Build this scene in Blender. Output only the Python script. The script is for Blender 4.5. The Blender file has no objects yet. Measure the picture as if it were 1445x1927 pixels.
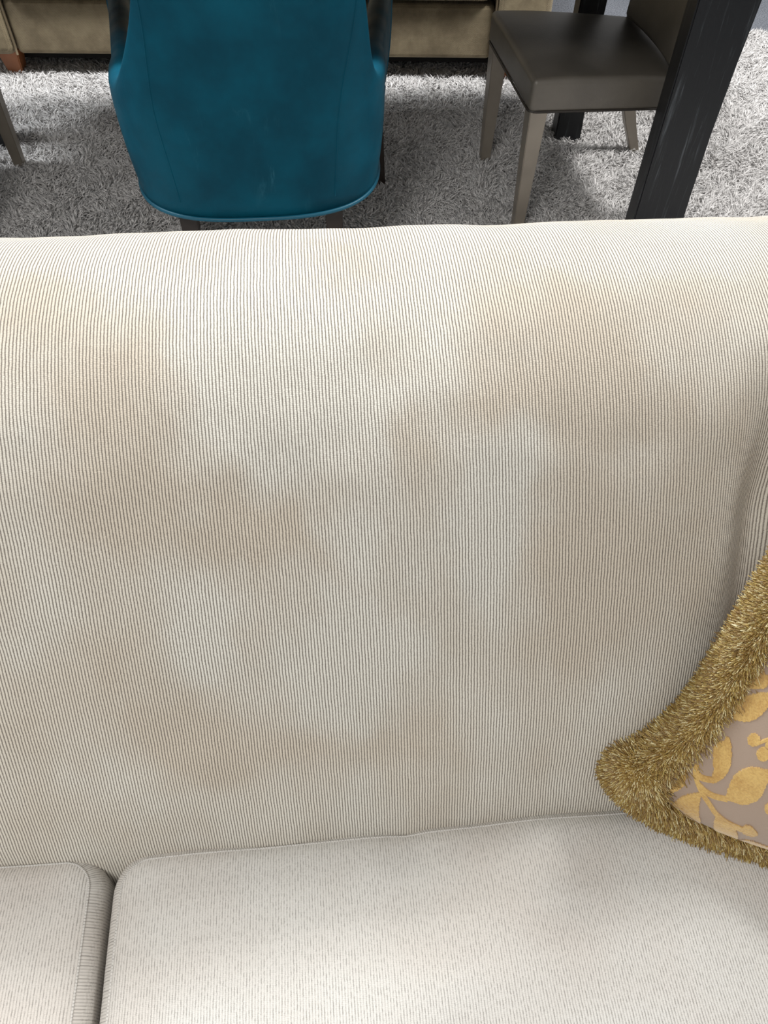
import bpy, bmesh, math, random
import numpy as np
from mathutils import Vector, Matrix, noise, geometry
random.seed(7)
rng = np.random.default_rng(11)
S = bpy.context.scene
COL = S.collection
PI = math.pi

# ------------------------------------------------------------------ camera
CAMH, PITCH, ROLL, FPX = 1.42, 53.0, 1.0, 1456.0
cam_d = bpy.data.cameras.new('camera')
cam_d.sensor_fit = 'VERTICAL'
cam_d.sensor_height = 36.0
cam_d.lens = FPX / 1927 * 36.0
cam_d.clip_start = 0.02
cam = bpy.data.objects.new('camera', cam_d)
cam.location = (0, 0, CAMH)
cam.rotation_euler = (Matrix.Rotation(math.radians(90 - PITCH), 3, 'X') @ Matrix.Rotation(math.radians(ROLL), 3, 'Z')).to_euler()
COL.objects.link(cam)
S.camera = cam

# ------------------------------------------------------------------ light
W = bpy.data.worlds.new('showroom_ambient')
S.world = W
W.use_nodes = True
W.node_tree.nodes['Background'].inputs[0].default_value = (1.0, 0.985, 0.965, 1)
W.node_tree.nodes['Background'].inputs[1].default_value = 0.38
LAMPS = [  # ceiling panels: x, y, z, size, watts, colour
    (-0.55, 2.55, 3.1, 0.42, 74, (1.0, 0.995, 0.985)),
    (-0.9, -0.9, 3.1, 0.9, 48, (1.0, 0.98, 0.95)),
    (1.95, 2.5, 3.1, 0.6, 92, (1.0, 0.985, 0.96)),
    (-2.7, 2.6, 3.1, 0.6, 70, (0.95, 0.98, 1.0)),
]
for i, (x, y, z, s, w, c) in enumerate(LAMPS):
    ld = bpy.data.lights.new('ceiling_panel_light', 'AREA')
    ld.shape = 'SQUARE'; ld.size = s; ld.energy = w; ld.color = c
    lo = bpy.data.objects.new('ceiling_panel_light', ld)
    lo.location = (x, y, z)
    COL.objects.link(lo)
vs = S.view_settings
vs.view_transform = 'Standard'; vs.look = 'None'; vs.gamma = 1.0
vs.use_curve_mapping = False
vs.exposure = 0.17

# ------------------------------------------------------------------ node helpers
def srgb(r, g, b):
    f = lambda c: (c / 255 / 12.92) if c / 255 <= 0.04045 else ((c / 255 + 0.055) / 1.055) ** 2.4
    return (f(r), f(g), f(b), 1)

class NT:
    def __init__(s, name):
        s.m = bpy.data.materials.new(name); s.m.use_nodes = True
        s.t = s.m.node_tree; s.b = s.t.nodes['Principled BSDF']
    def n(s, kind, **kw):
        x = s.t.nodes.new(kind)
        for k, v in kw.items(): setattr(x, k, v)
        return x
    def put(s, sock, v):
        if isinstance(v, bpy.types.NodeSocket): s.t.links.new(v, sock)
        else: sock.default_value = v
    def math(s, op, a, b=0.0, c=0.0, clamp=False):
        x = s.n('ShaderNodeMath', operation=op, use_clamp=clamp)
        s.put(x.inputs[0], a); s.put(x.inputs[1], b); s.put(x.inputs[2], c)
        return x.outputs[0]
    def mix(s, f, a, b, blend='MIX'):
        x = s.n('ShaderNodeMix', data_type='RGBA', blend_type=blend)
        s.put(x.inputs[0], f); s.put(x.inputs[6], a); s.put(x.inputs[7], b)
        return x.outputs[2]
    def step(s, v, a, b, lo=0.0, hi=1.0):
        x = s.n('ShaderNodeMapRange', interpolation_type='SMOOTHSTEP')
        s.put(x.inputs[0], v); s.put(x.inputs[1], a); s.put(x.inputs[2], b); s.put(x.inputs[3], lo); s.put(x.inputs[4], hi)
        return x.outputs[0]
    def coord(s, which='Object', scale=(1, 1, 1), rot=(0, 0, 0)):
        c = s.n('ShaderNodeTexCoord'); mp = s.n('ShaderNodeMapping')
        s.t.links.new(c.outputs[which], mp.inputs[0])
        mp.inputs['Scale'].default_value = scale; mp.inputs['Rotation'].default_value = rot
        return mp.outputs[0]
    def noise(s, vec, scale, detail=3.0, rough=0.5, dist=0.0):
        x = s.n('ShaderNodeTexNoise')
        s.put(x.inputs['Vector'], vec); s.put(x.inputs['Scale'], scale); s.put(x.inputs['Detail'], detail)
        s.put(x.inputs['Roughness'], rough); s.put(x.inputs['Distortion'], dist)
        return x.outputs[0]
    def bump(s, h, dist, strength=1.0):
        x = s.n('ShaderNodeBump')
        s.put(x.inputs['Height'], h); x.inputs['Distance'].default_value = dist; x.inputs['Strength'].default_value = strength
        s.t.links.new(x.outputs[0], s.b.inputs['Normal'])
    def set(s, **kw):
        for k, v in kw.items(): s.put(s.b.inputs[k.replace('_', ' ')], v)
        return s

def ribbed_fabric(name, light, dark, warm, period, contrast, broken, relief):
    """chenille corduroy: ribs along v of the UV map (in metres), knit stitches across them, worn nap by the attribute 'nap'"""
    m = NT(name)
    uv = m.n('ShaderNodeUVMap').outputs[0]
    sep = m.n('ShaderNodeSeparateXYZ'); m.t.links.new(uv, sep.inputs[0])
    wob = m.math('ADD', m.math('MULTIPLY', m.noise(uv, 50, 2), 0.45), m.math('MULTIPLY', m.noise(uv, 420, 2), 0.22))
    u = m.math('ADD', m.math('DIVIDE', sep.outputs[0], period), wob)
    c = m.math('ABSOLUTE', m.math('SINE', m.math('MULTIPLY', u, PI)))
    row = m.math('FLOOR', u)
    ph = m.math('MULTIPLY', m.math('FRACT', m.math('MULTIPLY', m.math('SINE', m.math('MULTIPLY', row, 12.99)), 437.5)), 6.28)
    st = m.math('SINE', m.math('ADD', m.math('ADD', m.math('MULTIPLY', sep.outputs[1], 2 * PI / (period * 0.55)), ph), m.math('MULTIPLY', m.noise(uv, 260, 2), 9.0)))
    mp = m.n('ShaderNodeMapping'); m.t.links.new(uv, mp.inputs[0]); mp.inputs['Scale'].default_value = (1.1 / period, 0.42 / period, 1)
    brk = m.noise(mp.outputs[0], 1.0, 3, 0.6)
    mp2 = m.n('ShaderNodeMapping'); m.t.links.new(uv, mp2.inputs[0]); mp2.inputs['Scale'].default_value = (2.0 / period, 1.5 / period, 1)
    fine = m.noise(mp2.outputs[0], 1.0, 3, 0.7)
    cz = m.math('ADD', c, m.math('MULTIPLY', m.math('SUBTRACT', fine, 0.5), 0.7))
    groove = m.step(cz, 0.15, 0.92)                                 # 0 between two ribs
    closed = m.step(brk, 0.60 - 0.24 * broken, 0.68 - 0.20 * broken)  # where the pile closes over the groove
    g = m.math('MAXIMUM', groove, m.math('MULTIPLY', closed, broken))
    g = m.math('ADD', m.math('MULTIPLY', g, contrast), 1 - contrast)
    g = m.math('MULTIPLY', g, m.math('ADD', m.math('MULTIPLY', fine, 0.55), 0.74))
    g = m.math('ADD', g, m.math('MULTIPLY', st, 0.05), clamp=True)
    at = m.n('ShaderNodeAttribute', attribute_name='nap').outputs['Fac']
    lt = m.mix(at, light, warm)
    m.set(Base_Color=m.mix(g, dark, lt), Roughness=0.92, Specular_IOR_Level=0.10, Sheen_Weight=0.10, Sheen_Roughness=0.5)
    h = m.math('ADD', m.math('MULTIPLY', m.math('POWER', c, 0.7), 1.0 - 0.72 * broken), m.math('ADD', m.math('MULTIPLY', st, 0.07), m.math('MULTIPLY', fine, 0.55)))
    m.bump(h, relief)
    return m.m

M = {}
M['back_fabric'] = ribbed_fabric('chenille_back', srgb(229, 226, 216), srgb(119, 110, 101), srgb(213, 203, 187), 0.0032, 0.82, 0.24, 0.0010)
M['seat_fabric'] = ribbed_fabric('chenille_seat', srgb(217, 215, 210), srgb(118, 113, 108), srgb(209, 203, 196), 0.0031, 0.52, 0.74, 0.0010)

def plain(name, col, rough, bump_scale=None, bump_d=0.0004, var=0.0, spec=0.5, metal=0.0, sheen=0.0):
    m = NT(name)
    co = m.coord('Object')
    c = col
    if var:
        nz = m.noise(co, 9, 4)
        c = m.mix(m.step(nz, 0.3, 0.7), tuple(x * (1 - var) for x in col[:3]) + (1,), tuple(min(1, x * (1 + var)) for x in col[:3]) + (1,))
    m.set(Base_Color=c, Roughness=rough, Specular_IOR_Level=spec, Metallic=metal, Sheen_Weight=sheen)
    if bump_scale: m.bump(m.noise(co, bump_scale, 4), bump_d)
    return m.m

# teal aniline leather with pale scuffs
m = NT('teal_leather'); co = m.coord('Object')
cl = m.step(m.noise(co, 5.5, 4, 0.6), 0.3, 0.72)
c0 = m.mix(cl, srgb(0, 63, 82), srgb(0, 82, 104))
scr = m.noise(m.coord('Object', (26, 26, 5), (0.3, 0.5, 0.2)), 1.0, 5, 0.7, 1.2)
big = m.step(m.noise(co, 4.0, 2), 0.5, 0.72)
c1 = m.mix(m.math('MULTIPLY', m.step(scr, 0.58, 0.78), m.math('MULTIPLY', big, 0.28)), c0, srgb(90, 160, 182))
m.set(Base_Color=c1, Roughness=m.step(m.noise(co, 14, 3), 0.2, 0.8, 0.45, 0.60), Specular_IOR_Level=0.14, Sheen_Weight=0.0)
m.b.inputs['Sheen Tint'].default_value = srgb(70, 170, 200)
m.bump(m.noise(co, 260, 4, 0.6), 0.0004)
M['teal'] = m.m
M['teal_welt'] = plain('teal_leather_welt', srgb(4, 88, 112), 0.45, 200, 0.0003)
M['bronze_leather'] = plain('bronze_leather', srgb(98, 93, 85), 0.42, 320, 0.00035, 0.12, 0.6)
M['bronze_welt'] = plain('dark_welt', srgb(48, 43, 38), 0.5)
M['bronze_paint'] = plain('bronze_painted_wood', srgb(140, 132, 121), 0.38, 60, 0.0002, 0.10, 0.5, 0.25)
M['espresso'] = plain('espresso_wood', srgb(44, 36, 32), 0.45, 80, 0.0002, 0.15)
M['cherry'] = plain('cherry_wood', srgb(146, 90, 54), 0.4, 60, 0.0002, 0.2)

# black-stained open grain wood
m = NT('black_oak'); co = m.coord('Object', (46, 46, 3.2), (0.05, 0.10, 0))
g = m.noise(co, 1.0, 6, 0.62, 1.4)
wv = m.noise(m.coord('Object', (130, 130, 5), (0.04, 0.08, 0)), 1.0, 5, 0.7, 0.8)
f = m.math('MULTIPLY', m.step(g, 0.52, 0.74), m.step(wv, 0.42, 0.7))
m.set(Base_Color=m.mix(f, srgb(26, 28, 31), srgb(108, 114, 120)), Roughness=0.42, Specular_IOR_Level=0.4)
m.bump(wv, 0.0006, 0.6)
M['black_oak'] = m.m

# beige perforated suede of the far sofa
m = NT('perforated_suede'); co = m.coord('Object')
vo = m.n('ShaderNodeTexVoronoi', feature='F1'); vo.inputs['Randomness'].default_value = 0.0
m.put(vo.inputs['Vector'], m.coord('Object', (235, 235, 235), (0.0, 0.785, 0.0))); vo.inputs['Scale'].default_value = 1.0
hole = m.step(vo.outputs['Distance'], 0.20, 0.45, 0.35, 1.0)
cl = m.step(m.noise(co, 7, 5, 0.65), 0.32, 0.70)
bs = m.mix(cl, srgb(126, 113, 90), srgb(166, 152, 124))
m.set(Base_Color=m.mix(hole, srgb(98, 87, 68), bs), Roughness=0.85, Sheen_Weight=0.15, Specular_IOR_Level=0.2)
m.bump(m.math('ADD', hole, m.math('MULTIPLY', m.noise(co, 160, 3), 0.5)), 0.0010)
M['suede'] = m.m
M['suede_welt'] = plain('suede_welt', srgb(118, 104, 82), 0.8, 150, 0.0004)
M['dark_under'] = plain('black_shade_box', srgb(20, 19, 18), 0.95)  # black of the added box that deepens shade under the far sofa

# shag pile, each strand a slightly different off-white
m = NT('shag_pile')
r = m.n('ShaderNodeNewGeometry').outputs['Random Per Island']
cr = m.n('ShaderNodeValToRGB'); m.t.links.new(r, cr.inputs[0])
cr.color_ramp.elements[0].color = srgb(186, 184, 183); cr.color_ramp.elements[1].color = srgb(238, 236, 235)
m.set(Base_Color=cr.outputs[0], Roughness=0.65, Specular_IOR_Level=0.25, Sheen_Weight=0.1)
M['shag'] = m.m
M['rug_base'] = plain('rug_backing', srgb(176, 174, 172), 0.95, 90, 0.004)
m = NT('grey_carpet'); co = m.coord('Object')
nz = m.noise(co, 160, 3); n2 = m.noise(co, 6, 3)
m.set(Base_Color=m.mix(m.math('MULTIPLY', m.step(nz, 0.3, 0.7), m.step(n2, 0.1, 0.9, 0.6, 1)), srgb(82, 86, 94), srgb(134, 138, 146)), Roughness=0.95)
m.bump(nz, 0.003)
M['carpet'] = m.m

# brush fringe
m = NT('gold_fringe')
r = m.n('ShaderNodeNewGeometry').outputs['Random Per Island']
cr = m.n('ShaderNodeValToRGB'); m.t.links.new(r, cr.inputs[0])
e = cr.color_ramp.elements
e[0].color = srgb(122, 92, 42); e[1].color = srgb(238, 228, 184)
x = e.new(0.45); x.color = srgb(158, 126, 66)
x = e.new(0.8); x.color = srgb(192, 168, 98)
m.set(Base_Color=cr.outputs[0], Roughness=0.34, Specular_IOR_Level=0.6)
M['fringe'] = m.m
M['pillow_cloth'] = plain('taupe_satin', srgb(168, 148, 132), 0.62, 900, 0.0002, 0.03, 0.35, 0, 0.25)
m = NT('gold_velvet'); co = m.coord('Object')
nz = m.noise(co, 420, 3, 0.6); n2 = m.noise(co, 40, 3)
m.set(Base_Color=m.mix(m.step(m.math('ADD', m.math('MULTIPLY', nz, 0.5), m.math('MULTIPLY', n2, 0.5)), 0.35, 0.65), srgb(188, 146, 78), srgb(218, 182, 108)), Roughness=0.8, Sheen_Weight=0.5)
m.bump(nz, 0.0008)
M['velvet'] = m.m

# ------------------------------------------------------------------ mesh helpers
def link(name, me, mat, parent=None, smooth=True):
    if mat: me.materials.append(mat)
    if smooth: me.polygons.foreach_set('use_smooth', [True] * len(me.polygons))
    o = bpy.data.objects.new(name, me); COL.objects.link(o)
    if parent: o.parent = parent
    return o
def mesh(name, V, F, mat, parent=None, smooth=True, uv=None, attr=None):
    me = bpy.data.meshes.new(name)
    me.from_pydata([tuple(map(float, v)) for v in V], [], [tuple(map(int, f)) for f in F])
    if uv is not None:
        lay = me.uv_layers.new(name='UVMap')
        lay.data.foreach_set('uv', np.asarray(uv, dtype=np.float32).ravel())
    if attr is not None:
        a = me.attributes.new('nap', 'FLOAT', 'POINT'); a.data.foreach_set('value', np.asarray(attr, dtype=np.float32))
    me.update()
    return link(name, me, mat, parent, smooth)
def thing(name, label, cat, loc=(0, 0, 0), rz=0.0, group=None):
    o = bpy.data.objects.new(name, None); COL.objects.link(o)
    o.empty_display_size = 0.1
    o.location = loc; o.rotation_euler = (0, 0, rz); o['label'] = label; o['category'] = cat
    if group: o['group'] = group
    return o
def rbox(size, r, n=(8, 8, 8), k=4):
    """rounded box centred on the origin: verts (array) and quads; r is one radius for all edges"""
    h = np.array(size) / 2.0
    axes = []
    for i in range(3):
        ri = min(r, h[i] * 0.999)
        a = np.linspace(0, 1, k + 1)
        lo = -h[i] + ri * np.tan(a * PI / 4) if False else -h[i] + ri * a
        mid = np.linspace(-h[i] + ri, h[i] - ri, n[i] + 1)
        axes.append(np.concatenate([lo[:-1], mid, (-lo[:-1])[::-1]]))
    idx = {}; V = []; F = []
    def vid(p):
        key = tuple(np.round(p, 7))
        if key not in idx: idx[key] = len(V); V.append(p)
        return idx[key]
    for ax in range(3):
        b, c = (ax + 1) % 3, (ax + 2) % 3
        for sgn in (-1, 1):
            B, Cc = axes[b], axes[c]
            g = np.empty((len(B), len(Cc)), int)
            for i, pb in enumerate(B):
                for j, pc in enumerate(Cc):
                    p = np.zeros(3); p[ax] = sgn * h[ax]; p[b] = pb; p[c] = pc
                    g[i, j] = vid(p)
            for i in range(len(B) - 1):
                for j in range(len(Cc) - 1):
                    q = (g[i, j], g[i + 1, j], g[i + 1, j + 1], g[i, j + 1])
                    F.append(q if sgn > 0 else q[::-1])
    V = np.array(V)
    inner = np.clip(V, -(h - np.minimum(r, h * 0.999)), h - np.minimum(r, h * 0.999))
    d = V - inner
    L = np.linalg.norm(d, axis=1, keepdims=True); L[L == 0] = 1
    return inner + d / L * r, F
def tube(path, rad, sides=8, closed=False):
    P = np.asarray(path, float); n = len(P); V = []; F = []
    rad = np.broadcast_to(np.asarray(rad, float), (n,))
    T = np.gradient(P, axis=0)
    if closed: T = np.roll(P, -1, 0) - np.roll(P, 1, 0)
    T /= np.linalg.norm(T, axis=1, keepdims=True) + 1e-12
    up = np.array([0, 0, 1.0]) if abs(T[0][2]) < 0.9 else np.array([1.0, 0, 0])
    for i in range(n):
        a = np.cross(T[i], up); a /= np.linalg.norm(a) + 1e-12
        up = np.cross(a, T[i])
        for s in range(sides):
            th = 2 * PI * s / sides
            V.append(P[i] + rad[i] * (math.cos(th) * a + math.sin(th) * up))
    m = n if closed else n - 1
    for i in range(m):
        for s in range(sides):
            j = (i + 1) % n; t = (s + 1) % sides
            F.append((i * sides + s, i * sides + t, j * sides + t, j * sides + s))
    if not closed:
        F.append(tuple(range(sides))); F.append(tuple((n - 1) * sides + s for s in range(sides))[::-1])
    return np.array(V), F
def prism(sections, mat, name, parent, bev=0.0):
    """loft of rectangular sections [(cx, cy, z, half_x, half_y)], edges lightly bevelled"""
    bm = bmesh.new(); rows = []
    for cx, cy, z, hx, hy in sections:
        rows.append([bm.verts.new((cx + a * hx, cy + b * hy, z)) for a, b in ((-1, -1), (1, -1), (1, 1), (-1, 1))])
    for r0, r1 in zip(rows, rows[1:]):
        for i in range(4): bm.faces.new((r0[i], r0[(i + 1) % 4], r1[(i + 1) % 4], r1[i]))
    bm.faces.new(rows[0][::-1]); bm.faces.new(rows[-1])
    bmesh.ops.recalc_face_normals(bm, faces=bm.faces)
    if bev:
        es = [e for e in bm.edges if len(e.link_faces) == 2 and e.calc_face_angle() > 0.6]
        bmesh.ops.bevel(bm, geom=es, offset=bev, segments=2, affect='EDGES')
    me = bpy.data.meshes.new(name); bm.to_mesh(me); bm.free()
    return link(name, me, mat, parent, False)
def spline(P, n):
    """Catmull-Rom through P, n samples"""
    P = np.asarray(P, float); Q = np.vstack([2 * P[0] - P[1], P, 2 * P[-1] - P[-2]])
    out = []
    for t in np.linspace(0, len(P) - 1 - 1e-9, n):
        i = int(t); f = t - i; a, b, c, d = Q[i:i + 4]
        out.append(0.5 * (2 * b + (c - a) * f + (2 * a - 5 * b + 4 * c - d) * f * f + (3 * b - a - 3 * c + d) * f ** 3))
    return np.array(out)
def sstep(a, b, x):
    t = np.clip((x - a) / (b - a), 0, 1); return t * t * (3 - 2 * t)
def fbm(x, y, s, seed=0.0, oct=3):
    return noise.fractal(Vector((x * s + seed, y * s - seed, seed * 0.7)), 0.6, 2.0, oct)
def strands(name, base, dirs, bend, length, width, mat, parent, zmin=None, tip=0.35):
    """many little three-sided tapered strands as ONE mesh: base points, start directions, bend vectors"""
    n = len(base)
    mid = base + dirs * (length * 0.5)[:, None]
    d2 = dirs + bend; d2 /= np.linalg.norm(d2, axis=1, keepdims=True)
    end = mid + d2 * (length * 0.5)[:, None]
    if zmin is not None: mid, end = zmin(mid), zmin(end)
    ref = rng.normal(size=(n, 3))
    a = np.cross(dirs, ref); a /= np.linalg.norm(a, axis=1, keepdims=True) + 1e-9
    b = np.cross(dirs, a)
    pointed = tip == 0
    nv_ = 7 if pointed else 6
    V = np.empty((n, nv_, 3))
    for k in range(3):
        th = 2 * PI * k / 3; off = math.cos(th) * a + math.sin(th) * b
        V[:, k] = base + off * width[:, None] * (0.36 if pointed else 0.5)
        V[:, 3 + k] = (mid if pointed else end) + off * width[:, None] * (0.5 if pointed else 0.5 * tip)
    loops = [v for k in range(3) for v in (k, (k + 1) % 3, 3 + (k + 1) % 3, 3 + k)]
    if pointed:
        V[:, 6] = end
        loops += [v for k in range(3) for v in (3 + k, 3 + (k + 1) % 3, 6)]; st1 = np.array([0, 4, 8, 12, 15, 18])
    else:
        loops += [3, 4, 5]; st1 = np.array([0, 4, 8, 12])
    per = len(loops)
    L = (np.array(loops)[None, :] + (np.arange(n) * nv_)[:, None]).ravel().astype(np.int32)
    me = bpy.data.meshes.new(name)
    me.vertices.add(n * nv_); me.vertices.foreach_set('co', V.astype(np.float32).ravel())
    me.loops.add(len(L)); me.loops.foreach_set('vertex_index', L)
    me.polygons.add(n * len(st1))
    me.polygons.foreach_set('loop_start', (st1[None, :] + (np.arange(n) * per)[:, None]).ravel().astype(np.int32))
    me.update(calc_edges=True); me.validate()
    o = link(name, me, mat, parent, False)
    o['kind'] = 'stuff'
    return o
def dup(root, name, loc, rz, label, group=None):
    r = root.copy(); COL.objects.link(r); r.location = loc; r.rotation_euler = (0, 0, rz); r['label'] = label
    if group: r['group'] = group
    for ch in list(root.children):
        c = ch.copy(); COL.objects.link(c); c.parent = r
        for g in list(ch.children):
            d = g.copy(); COL.objects.link(d); d.parent = c
    return r

# ------------------------------------------------------------------ setting
fl = mesh('floor', [(-6, -4, 0), (6, -4, 0), (6, 8, 0), (-6, 8, 0)], [(0, 1, 2, 3)], M['carpet'], None, False)
fl['kind'] = 'structure'; fl['label'] = 'dark blue-grey showroom carpet floor'

# ------------------------------------------------------------------ cream corduroy sofa (nearest)
PSI = math.radians(6.0)
SC = (-0.20, 0.22)                                   # middle of the sofa in its own frame (u, w)
cs, sn = math.cos(PSI), math.sin(PSI)
def uw(u, w): return (u * cs - w * sn, u * sn + w * cs)
sofa = thing('sofa', 'cream ribbed corduroy sofa with a broad rounded back and two seat cushions', 'sofa',
             (*uw(*SC), 0), PSI)
def loc(V):
    V = np.array(V, float); V[:, 0] -= SC[0]; V[:, 1] -= SC[1]; return V
U0, U1 = -1.09, 0.70
PROF = [(0.215, 0.30), (0.228, 0.38), (0.243, 0.44), (0.265, 0.495), (0.303, 0.575), (0.349, 0.66), (0.392, 0.735), (0.436, 0.80), (0.487, 0.860), (0.545, 0.906),
        (0.612, 0.936), (0.685, 0.944), (0.75, 0.932), (0.805, 0.900), (0.842, 0.855), (0.862, 0.79), (0.87, 0.70), (0.868, 0.5), (0.866, 0.3), (0.864, 0.13)]
pr = spline(PROF, 190)
seg = np.concatenate([[0], np.cumsum(np.linalg.norm(np.diff(pr, axis=0), axis=1))])
nv = 210
vv = np.linspace(0, seg[-1], nv)
pw = np.interp(vv, seg, pr[:, 0]); pz = np.interp(vv, seg, pr[:, 1])
tw = np.gradient(pw, vv); tz = np.gradient(pz, vv)
nw, nz_ = -tz, tw                                    # outward normal in the (w, z) plane
uu = np.concatenate([[U0 - 0.0], np.linspace(U0, U1, 200)[1:-1], [U1]])
BLOBS = [  # worn nap: u, v, radius u, radius v, amount (positive: brown and flattened; negative: raised and pale)
    (-0.192, 0.70, 0.075, 0.10, 0.75), (-0.155, 0.585, 0.13, 0.055, 0.6), (-0.285, 0.40, 0.14, 0.09, 0.45), (-0.14, 0.34, 0.12, 0.06, 0.4), (0.228, 0.70, 0.115, 0.055, 0.75),
    (0.30, 0.55, 0.13, 0.16, 0.6), (0.265, 0.775, 0.21, 0.04, 0.45), (0.01, 0.86, 0.05, 0.025, 0.4), (-0.30, 0.79, 0.10, 0.05, 0.35), (-0.08, 0.555, 0.085, 0.045, 0.5),
    (0.07, 0.665, 0.03, 0.055, 0.5), (0.235, 0.43, 0.065, 0.10, 0.45), (0.02, 0.30, 0.20, 0.05, 0.3), (-0.279, 0.80, 0.006, 0.014, 0.9),
    (-0.03, 0.72, 0.17, 0.11, -0.7), (0.165, 0.575, 0.055, 0.085, -0.9), (0.005, 0.42, 0.075, 0.08, -0.75), (-0.135, 0.45, 0.045, 0.055, -0.6), (0.0, 0.56, 0.035, 0.035, -0.5)]
V = []; A = []
for iu, u in enumerate(uu):
    e = min(u - U0, U1 - u); rr = 0.07
    inset = rr - math.sqrt(max(rr * rr - max(rr - e, 0) ** 2, 0)) if e < rr else 0.0
    crease = 0.045 * math.exp(-((u - 0.458) / 0.035) ** 2) + 0.020 * math.exp(-((u - 0.458) / 0.085) ** 2)
    for j in range(nv):
        v = vv[j]
        face = float(sstep(0.0, 0.12, v) * (1 - sstep(0.52, 0.74, v)))
        d = -inset - crease * face
        d += 0.0035 * fbm(u, v, 5.0, 3.0) * (1 if v < 1.1 else 0)
        top = float(sstep(0.4, 0.75, v) * (1 - sstep(1.0, 1.3, v)))
        dz = -0.016 * u * top
        V.append((u, pw[j] + nw[j] * d, pz[j] + nz_[j] * d + dz))
        s = 0.38
        ju, jv = u + 0.030 * fbm(u, v, 9, 5.0, 4), v + 0.045 * fbm(u, v, 8, 9.0, 4)
        for bu, bv, ru, rv, k in BLOBS:
            q = ((ju - bu) / ru) ** 2 + ((jv - bv) / rv) ** 2
            s += k * float(1 - sstep(0.20, 1.40, math.sqrt(q)))
        s += 0.34 * fbm(u, v * 0.6, 11, 1.0, 5)
        A.append(min(max(s, 0.0), 1.0))
F = []; UV = []
nu = len(uu)
for i in range(nu - 1):
    for j in range(nv - 1):
        F.append((i * nv + j, i * nv + j + 1, (i + 1) * nv + j + 1, (i + 1) * nv + j))
        UV += [(uu[i], vv[j]), (uu[i], vv[j + 1]), (uu[i + 1], vv[j + 1]), (uu[i + 1], vv[j])]
for i in (0, nu - 1):                                # closed ends
    ids = [i * nv + j for j in range(nv)]
    f = ids if i == 0 else ids[::-1]
    F.append(tuple(f)); UV += [(V[k][1], V[k][2]) for k in f]
F = [tuple(f[::-1]) for f in F]
UVr = []; p = 0
for f in F:
    UVr += UV[p:p + len(f)][::-1]; p += len(f)
bk = mesh('back', loc(V), F, M['back_fabric'], sofa, True, UVr, A)
for p_ in bk.data.polygons:
    if len(p_.vertices) > 4: p_.use_smooth = False

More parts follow.
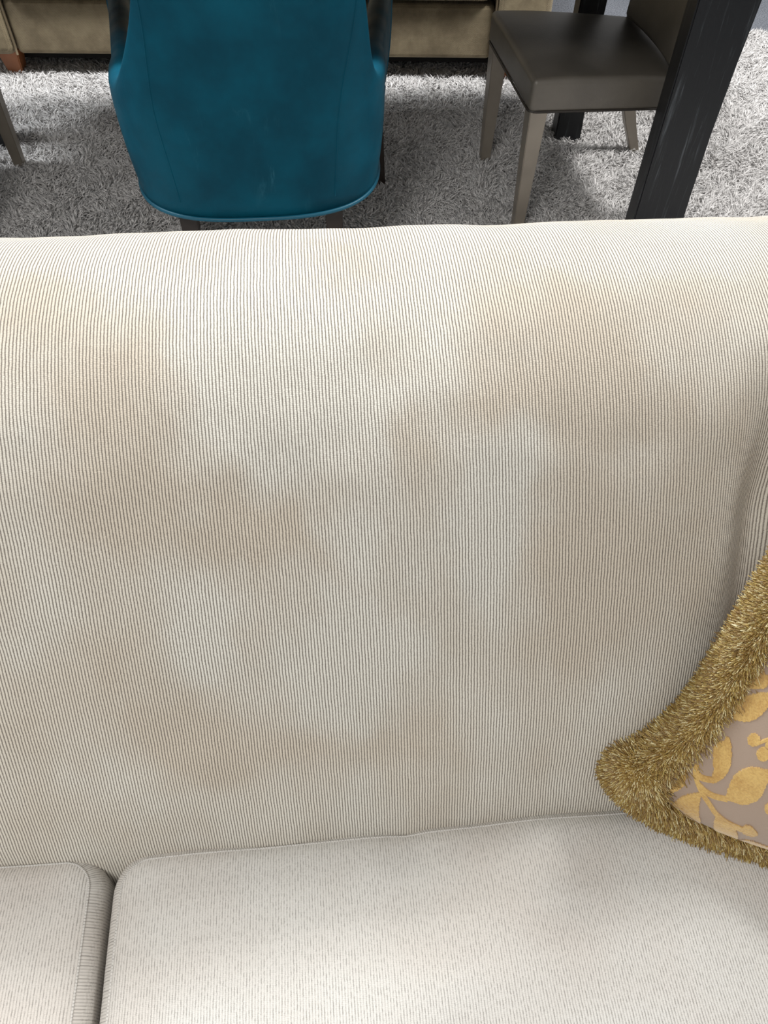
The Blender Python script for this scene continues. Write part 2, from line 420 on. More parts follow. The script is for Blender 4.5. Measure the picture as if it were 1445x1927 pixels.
def rounded_loop(a, b, rc, n_straight):
    """points round a rounded rectangle of half sizes a, b; always the same count, whatever the size"""
    out = []
    for sx, sy, t0 in ((1, 1, 0), (-1, 1, 90), (-1, -1, 180), (1, -1, 270)):
        for t in np.linspace(t0, t0 + 90, 12):
            out.append((sx * (a - rc) + rc * math.cos(math.radians(t)), sy * (b - rc) + rc * math.sin(math.radians(t))))
        nx = (-sx * 1 if t0 in (0, 180) else sx, sy if t0 in (0, 180) else -sy)
        t1 = math.radians(t0 + 90)
        p0 = out[-1]; p1 = (nx[0] * (a - rc) + rc * math.cos(t1), nx[1] * (b - rc) + rc * math.sin(t1))
        for k in range(1, n_straight): out.append((p0[0] + (p1[0] - p0[0]) * k / n_straight, p0[1] + (p1[1] - p0[1]) * k / n_straight))
    return np.array(out)
def seat_cushion(u0, u1, w0, w1, zt, seed):
    a, b = (u1 - u0) / 2, (w1 - w0) / 2; cu, cw = (u0 + u1) / 2, (w0 + w1) / 2
    R, r, th = 0.046, 0.034, 0.17
    def surf(x, y):                                   # height of the top panel's swell at a point
        xx, yy = min(abs(x) / a, 1), min(abs(y) / b, 1); u, w = x + cu, y + cw
        h = 0.030 * (1 - xx ** 3) * (1 - yy ** 4) + 0.004 * fbm(u, w, 6, seed)
        bk = float(sstep(0.5, 1.0, y / b))
        if seed < 2: h += bk * (0.004 + 0.007 * math.exp(-((u - 0.30) / 0.16) ** 2) - 0.012 * math.exp(-((u - 0.055) / 0.020) ** 2) + 0.003 * math.sin(u * 31 + seed))
        else: h += bk * 0.003 * math.sin(u * 25)
        return h
    ed = lambda d: r - math.sqrt(max(r * r - max(r - d, 0) ** 2, 0))
    loops = [(0, -(th - r) + 0.0), (0, -th * 0.62), (0, -th * 0.38), (0, -r)] + [(d, -ed(d)) for d in (0.0012, 0.0035, 0.007, 0.011, 0.0145, 0.018, 0.023, 0.029, 0.036, 0.046)] + [(d, 0.0) for d in np.linspace(0.06, b - 0.004, 26)]
    ns = 34; V = []; Q = []
    for d, dz in loops:
        L = rounded_loop(a - d, b - d, max(R - d, 0.0015), ns)
        side = dz <= -r
        for x, y in L:
            h = surf(x, y)
            if side: h *= max(0.0, (dz + th) / (th - r))
            V.append((x + cu, y + cw, zt + dz + h))
    n = len(rounded_loop(a, b, R, ns)); nl = len(loops)
    L0 = rounded_loop(a, b, R, ns); per = np.concatenate([[0], np.cumsum(np.hypot(*np.diff(np.vstack([L0, L0[:1]]), axis=0).T))])
    F = []; UV = []
    for k in range(nl - 1):
        for i in range(n):
            j = (i + 1) % n
            F.append((k * n + i, k * n + j, (k + 1) * n + j, (k + 1) * n + i))
            if loops[k][0] < 0.0145: UV += [(per[i] + 3, loops[k][1] - loops[k][0]), (per[i + 1] + 3, loops[k][1] - loops[k][0]), (per[i + 1] + 3, loops[k + 1][1] - loops[k + 1][0]), (per[i] + 3, loops[k + 1][1] - loops[k + 1][0])]
            else: UV += [(V[q][0], V[q][1]) for q in F[-1]]
    F.append(tuple((nl - 1) * n + i for i in range(n))); UV += [(V[q][0], V[q][1]) for q in F[-1]]
    F.append(tuple(range(n))[::-1]); UV += [(V[q][0], V[q][1]) for q in F[-1]]
    nap = [min(max(0.35 + 0.9 * fbm(v[0], v[1], 5, seed + 4), 0), 1) for v in V]
    o = mesh('seat_cushion', loc(V), F, M['seat_fabric'], sofa, True, UV, nap)
    k = [l[0] for l in loops].index(0.0145)           # welt along the seam of top panel and boxing
    P = np.array(V[k * n:(k + 1) * n]); P[:, 2] -= 0.0002
    VV, FF = tube(P, 0.0013, 8, True)
    uvw = []
    for q in range(n):
        for e in range(8):
            uvw += [(per[q], e * 0.002), (per[q], e * 0.002 + 0.002), (per[q + 1], e * 0.002 + 0.002), (per[q + 1], e * 0.002)]
    mesh('welt', VV - np.array([SC[0], SC[1], 0]), FF, M['seat_fabric'], o, True, uvw, [0.3] * len(VV))
    return o
seat_cushion(-0.287, 0.655, -0.40, 0.257, 0.456, 1.0)
seat_cushion(-1.07, -0.293, -0.40, 0.261, 0.462, 2.5)

def upholstered(name, c, size, r, parent, mat, off, n=(10, 10, 6), swap=False):
    V, F = rbox(size, r, n, 4)
    q = V.copy(); UV = []
    for f in F:
        a = q[list(f)]; m_ = np.abs(a.mean(0)) / (np.array(size) / 2); k = int(np.argmax(m_))
        for p_ in a: UV.append((p_[1], p_[2]) if k == 0 else ((p_[0], p_[2]) if k == 1 else (p_[0], p_[1])))
    V = V + np.array(c) - np.array([off[0], off[1], 0])
    return mesh(name, V, F, mat, parent, True, UV, [0.3] * len(V))
upholstered('base', (-0.20, 0.22, 0.19), (1.74, 1.18, 0.15), 0.02, sofa, M['back_fabric'], SC)
for sgn, uc in ((-1, -1.165), (1, 0.755)):
    # rolled arm: rounded pad over an upright panel
    a = upholstered('arm', (uc, 0.16, 0.34), (0.15, 1.16, 0.45), 0.035, sofa, M['back_fabric'], SC)
    P = [(uc + sgn * 0.02 - SC[0], y - SC[1], 0.575) for y in np.linspace(-0.43, 0.70, 26)]
    rad = 0.085 * np.minimum(1, np.sqrt(1 - (np.abs(np.linspace(-1, 1, 26)) ** 14) * 0.85))
    VV, FF = tube(P, rad, 20)
    mesh('arm_roll', VV, FF, M['back_fabric'], a, True, [(VV[v][1], (v % 20) * 0.027) for f in FF for v in f], [0.3] * len(VV))
for uu_, ww_ in ((-1.15, -0.36), (0.75, -0.36), (-1.15, 0.76), (0.75, 0.76)):
    x, y = uu_ - SC[0], ww_ - SC[1]
    prism([(x, y, 0, 0.022, 0.022), (x, y, 0.125, 0.034, 0.034)], M['espresso'], 'foot', sofa, 0.004)

# ------------------------------------------------------------------ gold fringed pillow
th_ = math.radians(PITCH)
def ray(px, py):
    x, y, r_ = (px - 722.5) / FPX, (py - 963.5) / FPX, math.radians(ROLL)
    a, t = x * math.cos(r_) + y * math.sin(r_), y * math.cos(r_) - x * math.sin(r_)
    d = np.array([a, math.cos(th_) - t * math.sin(th_), -math.sin(th_) - t * math.cos(th_)])
    return d / np.linalg.norm(d)
PB = np.array([0.965, -0.262, -0.05]); PB /= np.linalg.norm(PB)
PA = np.array([0.215, 0.37, 0.90]); PA /= np.linalg.norm(PA)
PN = np.cross(PB, PA); PN /= np.linalg.norm(PN)
if PN[1] > 0: PN = -PN
PC = np.array([0.299, 0.306, 0.533])                 # seam corner at lower left
PLX, PLY, PT = 0.40, 0.48, 0.084
pillow = thing('throw_pillow', 'taupe scatter pillow with gold velvet leaves and thick brush fringe, leaning on the sofa back', 'pillow', tuple(PC))
def outline(p, q):
    """square (p, q in 0..1) to the pillow's outline with its sides drawn in between the corners"""
    x, y = 2 * p - 1, 2 * q - 1
    k = 0.20
    X = x * (1 - k * (1 - abs(y) ** 5)); Y = y * (1 + 0.19 * (1 - abs(x) ** 5))
    return (X + 1) / 2 * PLX, (Y + 1) / 2 * PLY
def puff(p, q):
    e = lambda t: max(0.0, 1 - abs(2 * t - 1) ** 2.6)
    return PT * (e(p) * e(q)) ** 0.45
def pil(p, q, side=1, lift=0.0):
    X, Y = outline(p, q)
    h = puff(p, q) * (1.0 if side > 0 else 0.45)
    return PB * X + PA * Y + PN * (side * h + lift)
NP = 44
ts = (1 - np.cos(np.linspace(0, PI, NP + 1))) / 2
V = []; F = []
for side in (1, -1):
    b0 = len(V)
    for a in ts:
        for b in ts: V.append(pil(a, b, side))
    for i in range(NP):
        for j in range(NP):
            q = (b0 + i * (NP + 1) + j, b0 + (i + 1) * (NP + 1) + j, b0 + (i + 1) * (NP + 1) + j + 1, b0 + i * (NP + 1) + j + 1)
            F.append(q if side > 0 else q[::-1])
cover = mesh('cover', V, F, M['pillow_cloth'], pillow)
bm = bmesh.new(); bm.from_mesh(cover.data); bmesh.ops.remove_doubles(bm, verts=bm.verts, dist=1e-5)
bmesh.ops.recalc_face_normals(bm, faces=bm.faces); bm.to_mesh(cover.data); bm.free()
cover.data.polygons.foreach_set('use_smooth', [True] * len(cover.data.polygons))

# where a point of the photographed motif lies on the cushion's face, as (p, q)
GI = np.linalg.inv(np.array([[1.0, PA.dot(PB)], [PA.dot(PB), 1.0]]))
def to_pq(px, py):
    d = ray(px, py); o = np.array([0, 0, CAMH]) - PC
    lift = 0.05; p = q = 0.5
    for _ in range(14):
        t = (lift - o.dot(PN)) / d.dot(PN); X = o + d * t
        tx, ty = GI @ np.array([X.dot(PB), X.dot(PA)])
        p, q = tx / PLX, ty / PLY
        for _k in range(6):
            ox, oy = outline(p, q); p += (tx - ox) / PLX; q += (ty - oy) / PLY
        lift = 0.5 * lift + 0.5 * puff(min(max(p, 0.0), 1), min(max(q, 0.0), 1))
    return p, q
def crop(c): return [(1230 + x / 4.819, 1220 + y / 4.819) for x, y in c]
LEAVES = [
    [(800, 330), (820, 230), (870, 160), (930, 140), (985, 190), (1010, 230), (1045, 255), (1040, 300), (1010, 350), (940, 360), (860, 355)],
    [(712, 600), (740, 500), (800, 440), (900, 410), (1040, 395), (1090, 400), (1060, 490), (980, 590), (900, 645), (800, 655), (730, 635)],
    [(545, 870), (600, 840), (640, 830), (660, 795), (690, 830), (705, 930), (700, 1020), (680, 1090), (630, 1165), (540, 1215), (525, 1180), (540, 1100), (535, 950)],
    [(640, 1370), (680, 1240), (740, 1140), (820, 1090), (900, 1075), (1036, 1100), (1060, 1130), (1000, 1280), (940, 1370), (820, 1412), (720, 1385)],
    [(150, 1440), (200, 1380), (270, 1335), (380, 1310), (420, 1340), (408, 1420), (410, 1500), (422, 1610), (350, 1595), (260, 1530)],
    [(120, 1290), (200, 1210), (270, 1120), (300, 1080), (285, 1180), (270, 1240), (210, 1290), (140, 1310)],
    [(560, 1500), (620, 1540), (700, 1610), (750, 1660), (760, 1740), (740, 1758), (650, 1700), (560, 1650), (545, 1590)],
    [(760, 1735), (850, 1735), (940, 1760), (1040, 1800), (1080, 1850), (1036, 1850), (930, 1810), (830, 1770)],
]
BUDS = [
    [(580, 700), (600, 650), (640, 650), (645, 700), (620, 760), (590, 770)],
    [(780, 1640), (830, 1600), (880, 1610), (930, 1660), (935, 1690), (890, 1700), (820, 1680)],
]
BERRIES = [(905, 825, 58), (990, 955, 62), (1050, 1450, 48), (1045, 870, 36)]
STEMS = [([(810, 340), (770, 400), (705, 500), (655, 600), (625, 680)], 30), ([(390, 1050), (372, 1110), (392, 1200), (440, 1310), (500, 1400), (560, 1490), (640, 1560), (720, 1605), (800, 1640)], 42),
         ([(385, 1110), (420, 1160), (470, 1180), (545, 1190)], 50), ([(405, 1230), (480, 1300), (560, 1340), (670, 1365)], 44), ([(380, 1330), (440, 1315)], 40), ([(940, 860), (1010, 830), (1060, 815)], 24),
         ([(960, 170), (1010, 110), (1050, 60)], 40)]
def jag(P, amp):
    """resample a closed outline and give it the ragged edge of cut pile"""
    P = np.array(list(P) + [P[0]], float)
    Q = spline(P, 16 * len(P))[:-1]
    n_ = len(Q)
    t = np.roll(Q, -1, 0) - np.roll(Q, 1, 0); t /= np.linalg.norm(t, axis=1, keepdims=True) + 1e-9
    nn = np.stack([t[:, 1], -t[:, 0]], 1)
    return Q + nn * (rng.uniform(-amp, amp, n_))[:, None]
def motif(name, pq):
    """a velvet motif standing 1.6 mm proud of the cushion face, from its outline in (p, q)"""
    pq = [(min(max(p, 0.012), 0.985), min(max(q, 0.012), 0.985)) for p, q in pq]
    lo, hi = np.min(pq, 0), np.max(pq, 0)
    if hi[0] - lo[0] < 0.01 or hi[1] - lo[1] < 0.01: return None
    n_ = len(pq); pts = [Vector(p) for p in pq]
    ins = [Vector((x, y)) for x in np.arange(lo[0], hi[0], 0.014) for y in np.arange(lo[1], hi[1], 0.014)]
    vs_, es_, fs_, ov, oe, of = geometry.delaunay_2d_cdt(pts + ins, [], [list(range(n_))], 1, 1e-5)
    if not fs_: return None
    bm = bmesh.new()
    top = [bm.verts.new(pil(min(max(v.x, 0), 1), min(max(v.y, 0), 1), 1, 0.0016)) for v in vs_]
    for f in fs_:
        try: bm.faces.new([top[i] for i in f])
        except ValueError: pass
    be = [e for e in bm.edges if len(e.link_faces) == 1]
    r_ = bmesh.ops.extrude_edge_only(bm, edges=be)
    for v in [g for g in r_['geom'] if isinstance(g, bmesh.types.BMVert)]: v.co -= Vector(PN) * 0.0026
    bmesh.ops.delete(bm, geom=[v for v in bm.verts if not v.link_faces], context='VERTS')
    bmesh.ops.recalc_face_normals(bm, faces=bm.faces)
    me = bpy.data.meshes.new(name); bm.to_mesh(me); bm.free()
    return link(name, me, M['velvet'], cover, False)
def stem_outline(P, wd):
    Q = spline(P, 8 * len(P)); t = np.gradient(Q, axis=0); t /= np.linalg.norm(t, axis=1, keepdims=True) + 1e-9
    nn = np.stack([t[:, 1], -t[:, 0]], 1) * wd / 2
    return list(map(tuple, Q + nn)) + list(map(tuple, (Q - nn)[::-1]))
ALL = []
for P in LEAVES: ALL.append(('velvet_leaf', [to_pq(*c) for c in crop(jag(P, 6))]))
for P in BUDS: ALL.append(('velvet_bud', [to_pq(*c) for c in crop(jag(P, 5))]))
for x, y, r in BERRIES: ALL.append(('velvet_berry', [to_pq(*c) for c in crop([(x + r * math.cos(a) + rng.uniform(-4, 4), y + r * math.sin(a) + rng.uniform(-4, 4)) for a in np.linspace(0, 2 * PI, 40, endpoint=False)])]))
for P, wd in STEMS: ALL.append(('velvet_stem', [to_pq(*c) for c in crop(stem_outline(P, wd))]))
for nm, pq in ALL: motif(nm, pq)
cen = [np.mean(pq, 0) for _, pq in ALL]
# the woven repeat carries on over the rest of the face
for dx, dy, flip in ((0.36, 0.05, 1), (0.05, 0.40, -1), (0.42, 0.46, 1)):
    for nm, pq in ALL:
        c = np.array(pq); c0 = np.array([0.25, 0.25])
        c = (c - c0) * np.array([flip, 1]) + c0 + np.array([dx, dy])
        if c.min() < 0.03 or c.max() > 0.97: continue
        cc = c.mean(0)
        if any(np.linalg.norm(cc - k) < 0.055 for k in cen): continue
        motif(nm, [tuple(v) for v in c])

# brush fringe: dense cut strands fanning out of the seam all round
def seam_pts(n_, edge, t):
    p = {0: (t, np.zeros(n_)), 1: (np.zeros(n_), t), 2: (t, np.ones(n_)), 3: (np.ones(n_), t)}[edge]
    x, y = 2 * p[0] - 1, 2 * p[1] - 1; k = 0.20
    X = (x * (1 - k * (1 - abs(y) ** 5)) + 1) / 2 * PLX; Y = (y * (1 + 0.19 * (1 - abs(x) ** 5)) + 1) / 2 * PLY
    return X, Y
B = []; D = []
for edge, n_ in ((0, 30000), (1, 42000), (2, 6000), (3, 6000)):
    t = rng.uniform(0, 1, n_)
    X, Y = seam_pts(n_, edge, t)
    ox, oy = {0: (0, -1), 1: (-1, 0), 2: (0, 1), 3: (1, 0)}[edge]
    # fan the outward direction round the corners
    c1 = np.clip(1 - t / 0.10, 0, 1) * 0.8; c2 = np.clip(1 - (1 - t) / 0.10, 0, 1) * 0.8
    if edge in (0, 2): dx, dy = c2 - c1, np.full(n_, float(oy))
    else: dx, dy = np.full(n_, float(ox)), c2 - c1
    fan = rng.uniform(-1.0, 1.55, n_)
    d = (PB[None] * dx[:, None] + PA[None] * dy[:, None]); d /= np.linalg.norm(d, axis=1, keepdims=True)
    d = d * np.cos(fan)[:, None] + PN[None] * np.sin(fan)[:, None] + PA[None] * (0.30 if edge in (1, 3) else 0.0) + rng.normal(0, 0.40, (n_, 3))
    B.append(PB[None] * X[:, None] + PA[None] * Y[:, None] + rng.normal(0, 0.0015, (n_, 3))); D.append(d / np.linalg.norm(d, axis=1, keepdims=True))
# a full corner tuft
n_ = 14000
ang = rng.uniform(PI * 0.95, PI * 1.55, n_); fan = rng.uniform(-1.1, 1.5, n_)
d = (PB[None] * np.cos(ang)[:, None] + PA[None] * np.sin(ang)[:, None]) * np.cos(fan)[:, None] + PN[None] * np.sin(fan)[:, None] + PA[None] * 0.25 + rng.normal(0, 0.40, (n_, 3))
B.append(rng.normal(0, 0.002, (n_, 3))); D.append(d / np.linalg.norm(d, axis=1, keepdims=True))
B = np.vstack(B); D = np.vstack(D); n_ = len(B)
def above_seat(P):
    z = P[:, 2] + PC[2]; low = 0.462 - z; k = low > 0
    P = P.copy(); P[k, 2] += low[k] + rng.uniform(0, 0.006, k.sum()); return P
LN = rng.uniform(0.029, 0.037, n_) * (1 + 0.30 * np.exp(-(np.linalg.norm(B, axis=1) / 0.05) ** 2))
fr = strands('brush_fringe', B, D, np.zeros((n_, 3)), LN, rng.uniform(0.0008, 0.0013, n_), M['fringe'], pillow, above_seat, 0.9)
fr['label'] = 'olive gold cut brush fringe'

# ------------------------------------------------------------------ shag rug
rug = thing('shag_rug', 'pale grey deep shag rug under the dining table and chairs', 'rug', (-0.15, 2.35, 0))
RX0, RX1, RY0, RY1, RC = -2.05, 1.62, 1.0, 3.69, 0.10
pts = []
for cx, cy, a0 in ((RX1 - RC, RY1 - RC, 0), (RX0 + RC, RY1 - RC, 90), (RX0 + RC, RY0 + RC, 180), (RX1 - RC, RY0 + RC, 270)):
    for a in np.linspace(a0, a0 + 90, 8): pts.append((cx + RC * math.cos(math.radians(a)) + 0.15, cy + RC * math.sin(math.radians(a)) - 2.35))
n_ = len(pts)
mesh('rug_backing', [(x, y, 0.0) for x, y in pts] + [(x, y, 0.012) for x, y in pts],
     [tuple(range(n_))[::-1], tuple(range(n_, 2 * n_))] + [(i, (i + 1) % n_, n_ + (i + 1) % n_, n_ + i) for i in range(n_)], M['rug_base'], rug, False)
def pile(name, n_, x0, x1, y0, y1, wmin, wmax):
    x = rng.uniform(x0, x1, n_); y = rng.uniform(y0, y1, n_)
    # lean of the tufts wanders over the rug
    az = np.array([3.2 * noise.noise(Vector((a * 5.5, b * 5.5, 0.3))) + 2.2 * noise.noise(Vector((a * 17, b * 17, 4.1))) for a, b in zip(x, y)]) * 2.0 + rng.normal(0, 0.75, n_)
    lean = rng.uniform(0.25, 1.2, n_)
    d = np.stack([np.cos(az) * np.sin(lean), np.sin(az) * np.sin(lean), np.cos(lean)], 1)
    bend = np.stack([np.cos(az) * 0.6, np.sin(az) * 0.6, rng.uniform(-0.9, 0.1, n_)], 1) + rng.normal(0, 0.25, (n_, 3))
    base = np.stack([x + 0.15, y - 2.35, np.full(n_, 0.010)], 1)
    return strands(name, base, d, bend, rng.uniform(0.024, 0.038, n_), rng.uniform(wmin, wmax, n_), M['shag'], rug, lambda P: np.maximum(P, np.array([-99, -99, 0.014])), 0)
pile('pile', 175000, -1.72, RX1 - 0.01, 2.0, RY1 - 0.01, 0.0042, 0.0068)
pile('pile', 40000, RX0 + 0.02, RX1 - 0.02, RY0 + 0.02, 2.0, 0.008, 0.011)
pile('pile', 8000, RX0 + 0.02, -1.72, 2.0, RY1 - 0.02, 0.006, 0.009)
RZ = 0.013

# ------------------------------------------------------------------ teal tub armchair
CH = (-0.363, 2.105); CR = math.radians(6.0)
chair = thing('armchair', 'teal leather tub armchair with a tall curved back, seen from behind', 'armchair', (*CH, RZ), CR)
AW, BW = 0.340, 0.30
def plan(s):
    """horseshoe path, s from -1 (left front) through 0 (middle of the back) to 1 (right front)"""
    a = abs(s); sg = 1 if s >= 0 else -1
    if a < 0.55:
        th = a / 0.55 * PI / 2; n_ = 2.9
        x = AW * math.sin(th) ** (2 / n_) if th > 0 else 0.0; y = -0.03 - BW * max(math.cos(th), 0) ** (2 / n_)
    else:
        f = (a - 0.55) / 0.45; x = AW + 0.060 * f; y = -0.03 + 0.395 * f
    return sg * x, y
ss = np.concatenate([-np.linspace(1, 0, 110), np.linspace(0, 1, 110)[1:]])
# even out the sampling
P = np.array([plan(s) for s in np.linspace(-1, 1, 3000)])
sg_ = np.concatenate([[0], np.cumsum(np.linalg.norm(np.diff(P, axis=0), axis=1))])
NS = 241
tt = np.linspace(0, sg_[-1], NS)
PP = np.stack([np.interp(tt, sg_, P[:, 0]), np.interp(tt, sg_, P[:, 1])], 1)
TT = np.gradient(PP, axis=0); TT /= np.linalg.norm(TT, axis=1, keepdims=True)
NN = np.stack([TT[:, 1], -TT[:, 0]], 1)              # outward
ZB = 0.28
def top_h(i):
    x, y = abs(PP[i][0]), PP[i][1]
    half = abs(tt[i] - sg_[-1] / 2)                   # distance along the path from the middle of the back
    arm = 0.572 - 0.012 * float(sstep(0.42, 0.85, half))
    return arm + (0.985 - arm) * min(max(1 - (half - 0.208) / 0.19, 0.0), 1.0) ** 2.6
TH = 0.062
rows = []; nring = 0
for i in range(NS):
    H = top_h(i); ring = []
    bk = math.exp(-(abs(tt[i] - sg_[-1] / 2) / 0.34) ** 4)
    ring.append((0.0, ZB))
    for f in np.linspace(0.06, 1, 14): ring.append((0.006 * math.sin(f * PI), ZB + (H - TH / 2 - ZB) * f))
    for a in np.linspace(0, PI, 9)[1:-1]: ring.append((-TH / 2 + TH / 2 * math.cos(a), H - TH / 2 + TH / 2 * math.sin(a)))
    for f in np.linspace(1, 0, 8): ring.append((-TH, ZB + (H - TH / 2 - ZB) * f))
    nring = len(ring)
    rows.append([(0.034 * float(sstep(0.50, 0.80, z)) + (PP[i][0] + NN[i][0] * o) * (1 - 0.052 * min(max((0.55 - z) / 0.27, 0.0), 1.0)), PP[i][1] + NN[i][1] * o - 0.02 * bk * max(z - 0.45, 0), z) for o, z in ring])
V = [v for r_ in rows for v in r_]; F = []
for i in range(NS - 1):
    for j in range(nring):
        k = (j + 1) % nring
        F.append((i * nring + j, (i + 1) * nring + j, (i + 1) * nring + k, i * nring + k))
F.append(tuple(range(nring))); F.append(tuple((NS - 1) * nring + j for j in range(nring))[::-1])
mesh('tub_shell', V, F, M['teal'], chair)
# welt along the bottom edge, the two seams of the back, and the edges of the arm fronts
VV, FF = tube([(rows[i][0][0] + NN[i][0] * 0.001, rows[i][0][1] + NN[i][1] * 0.001, ZB) for i in range(0, NS, 2)], 0.0055, 8)
mesh('bottom_welt', VV, FF, M['teal_welt'], chair)
mid = sg_[-1] / 2
for sgn in (-1, 1):
    pts = []
    for f in np.linspace(0, 1, 30):
        half = 0.205 + 0.030 * f ** 1.3; fi = (mid + sgn * half) / tt[1]; i = int(fi); fi -= i
        j = 1 + f * 13; j0 = min(int(j), 13); row = [np.array(rows[i][q]) * (1 - fi) + np.array(rows[i + 1][q]) * fi for q in range(16)]; a = row[j0]; b = row[j0 + 1]
        p_ = a + (b - a) * (j - j0); pts.append((p_[0], p_[1] + 0.0004, p_[2]))
    VV, FF = tube(pts, 0.0019, 6)
    mesh('back_seam', VV, FF, M['teal'], chair)
    i = 0 if sgn < 0 else NS - 1
    VV, FF = tube([(v[0], v[1] + 0.002, v[2]) for v in rows[i]], 0.0045, 6, True)
    mesh('arm_front_welt', VV, FF, M['teal_welt'], chair)
V, F = rbox((0.50, 0.52, 0.15), 0.04, (6, 6, 3), 4)
mesh('seat_cushion', V + np.array([0, 0.045, 0.405]), F, M['teal'], chair)
V, F = rbox((0.49, 0.50, 0.06), 0.01, (2, 2, 1), 2)
mesh('seat_rail', V + np.array([0, 0.03, 0.315]), F, M['teal'], chair)
for sgn in (-1, 1):
    prism([(sgn * 0.366, 0.285, 0, 0.013, 0.013), (sgn * 0.345, 0.285, 0.30, 0.020, 0.020)], M['espresso'], 'leg', chair, 0.002)
    prism([(sgn * 0.192, -0.272, 0, 0.017, 0.015), (sgn * 0.190, -0.240, 0.30, 0.024, 0.022)], M['espresso'], 'leg', chair, 0.002)

# ------------------------------------------------------------------ bronze dining chairs
def dining_chair(label):
    """seat front towards +y, back at -y"""
    t = thing('dining_chair', label, 'chair')
    V, F = rbox((0.47, 0.46, 0.088), 0.016, (14, 14, 2), 5)
    y = V[:, 1] / 0.23
    V[:, 0] *= 1 - 0.12 * (1 - y) / 2
    V[:, 2] -= 0.032 * (1 - y) / 2
    up = np.clip(V[:, 2] / 0.044, 0, 1)
    V[:, 2] += up * 0.022 * (1 - np.abs(V[:, 0] / 0.25) ** 3) * (1 - np.abs(y) ** 3)
    V += np.array([0, 0, 0.418])
    s = mesh('seat', V, F, M['bronze_leather'], t)
    P = []
    for a, b in ((-1, -1), (1, -1), (1, 1), (-1, 1)):
        for f in np.linspace(0, PI / 2, 5):
            st = {(-1, -1): PI, (1, -1): 1.5 * PI, (1, 1): 0, (-1, 1): 0.5 * PI}[(a, b)]
            x_, y_ = a * 0.213 + 0.022 * math.cos(st + f), b * 0.210 + 0.022 * math.sin(st + f)
            P.append((x_ * (1 - 0.12 * (1 - y_ / 0.23) / 2), y_, 0.3785 - 0.032 * (1 - y_ / 0.23) / 2))
    P = np.array(P); P[:, :2] *= 0.992
    VV, FF = tube(P, 0.0036, 6, True)
    mesh('seat_welt', VV, FF, M['bronze_welt'], s)
    for sg in (-1, 1):
        prism([(sg * 0.213, 0.203, 0, 0.0155, 0.0155), (sg * 0.207, 0.200, 0.378, 0.025, 0.025)], M['bronze_paint'], 'front_leg', t, 0.002)
        # sabre rear leg, carrying on up as the stile beside the back
        sec = []
        for z, yy, hx, hy in ((0, -0.335, 0.013, 0.015), (0.10, -0.292, 0.015, 0.019), (0.22, -0.250, 0.017, 0.023), (0.36, -0.225, 0.018, 0.026), (0.50, -0.222, 0.017, 0.025), (0.70, -0.250, 0.015, 0.021), (0.95, -0.315, 0.013, 0.016)):
            sec.append((sg * (0.192 + 0.012 * z), yy, z, hx, hy))
        prism(sec, M['bronze_paint'], 'rear_leg', t, 0.002)
    V, F = rbox((0.365, 0.052, 0.52), 0.018, (10, 2, 12), 4)
    V[:, 1] -= 0.10 * np.clip((V[:, 2] + 0.26) / 0.52, 0, 1) ** 1.6
    V[:, 1] -= 0.018 * (1 - (V[:, 0] / 0.2) ** 2) 
    V += np.array([0, -0.195, 0.70])
    mesh('backrest', V, F, M['bronze_leather'], t)
    return t
dc = dining_chair('bronze leather dining chair facing left, beside the black table leg')
dc.location = (0.563, 2.422, RZ); dc.rotation_euler = (0, 0, math.radians(90 + 10))
dc['group'] = 'dining chairs at the table'
dup(dc, 'dining_chair', (-1.44, 2.275, RZ), math.radians(-90 + 4), 'bronze painted dining chair at left picture edge, only its tapered leg showing', 'dining chairs at the table')

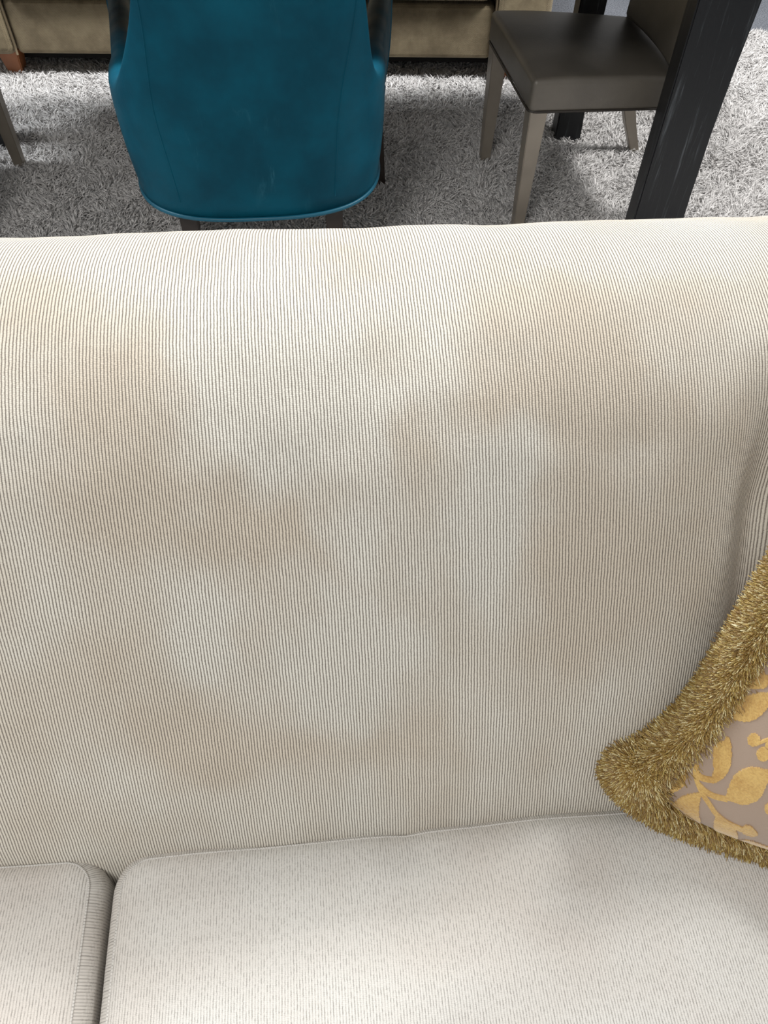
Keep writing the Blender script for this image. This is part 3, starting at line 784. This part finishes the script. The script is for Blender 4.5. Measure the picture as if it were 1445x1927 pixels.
# ------------------------------------------------------------------ black table
TC = (-0.28, 2.465)
table = thing('dining_table', 'black open-grain wooden dining table, its broad leg in front of the bronze chair', 'table', (*TC, RZ), 0)
V, F = rbox((2.36, 0.90, 0.045), 0.006, (4, 2, 1), 2)
c5, s5 = math.cos(math.radians(4)), math.sin(math.radians(4))
V = np.stack([V[:, 0] * c5 - V[:, 1] * s5, V[:, 0] * s5 + V[:, 1] * c5, V[:, 2] + 0.735], 1)
mesh('table_top', V, F, M['black_oak'], table, False)
for lx, ly, hx, hy in ((0.800, 2.122, 0.076, 0.040), (0.631, 2.775, 0.046, 0.042), (-1.372, 2.662, 0.046, 0.042), (-1.33, 2.06, 0.076, 0.040)):
    x, y = lx - TC[0], ly - TC[1]
    sec = []
    for z in (0, 0.18, 0.36, 0.54, 0.713):
        k = 0.010 * math.sin(z / 0.713 * PI)
        sec.append((x - k * 0.5, y, z, hx - k * 0.5, hy))
    o = prism(sec, M['black_oak'], 'leg', table, 0.004)

# ------------------------------------------------------------------ beige sofa behind
bx, by = -0.53, 3.615
bs = thing('sofa', 'beige suede sofa with wooden feet standing behind the dining set', 'sofa', (bx, by, 0), math.radians(0.8))
Z0 = (0, 0)
def pad(name, c, size, r, parent=None, n=(8, 6, 4)):
    V, F = rbox(size, r, n, 4)
    return mesh(name, V + np.array(c), F, M['suede'], parent or bs)
YF = -0.46
pad('base', (0, 0.02, 0.19), (1.80, 0.94, 0.185), 0.018)
for k in (-1, 1):
    pad('arm', (k * 1.005, 0.0, 0.36), (0.205, 0.94, 0.53), 0.035)
    VV, FF = tube([(k * 0.902, YF - 0.008 + 0.012, z) for z in np.linspace(0.10, 0.60, 20)], 0.0045, 8)
    mesh('welt', VV, FF, M['suede_welt'], bs)
    pad('seat_cushion', (k * 0.45, -0.04, 0.375), (0.90, 0.88, 0.165), 0.05, None, (10, 10, 3))
    V, F = rbox((0.90, 0.24, 0.50), 0.09, (8, 4, 6), 5)
    V[:, 1] += 0.14 * (V[:, 2] + 0.25); V += np.array([k * 0.45, 0.28, 0.68])
    mesh('back_cushion', V, F, M['suede'], bs)
pad('back', (0, 0.43, 0.48), (1.80, 0.12, 0.74), 0.04)
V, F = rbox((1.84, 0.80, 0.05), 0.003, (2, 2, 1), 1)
mesh('dust_cover_shade_box', V + np.array([0, 0.03, 0.078]), F, M['dark_under'], bs)  # dust cover thickened downwards, an added black box that darkens the gap below
for fx, fy in ((-0.945, -0.40), (0.965, -0.40), (-0.945, 0.40), (0.965, 0.40)):
    prism([(fx, fy, 0.012, 0.026, 0.026), (fx - 0.004, fy, 0.105, 0.040, 0.040)], M['cherry'], 'foot', bs, 0.004)
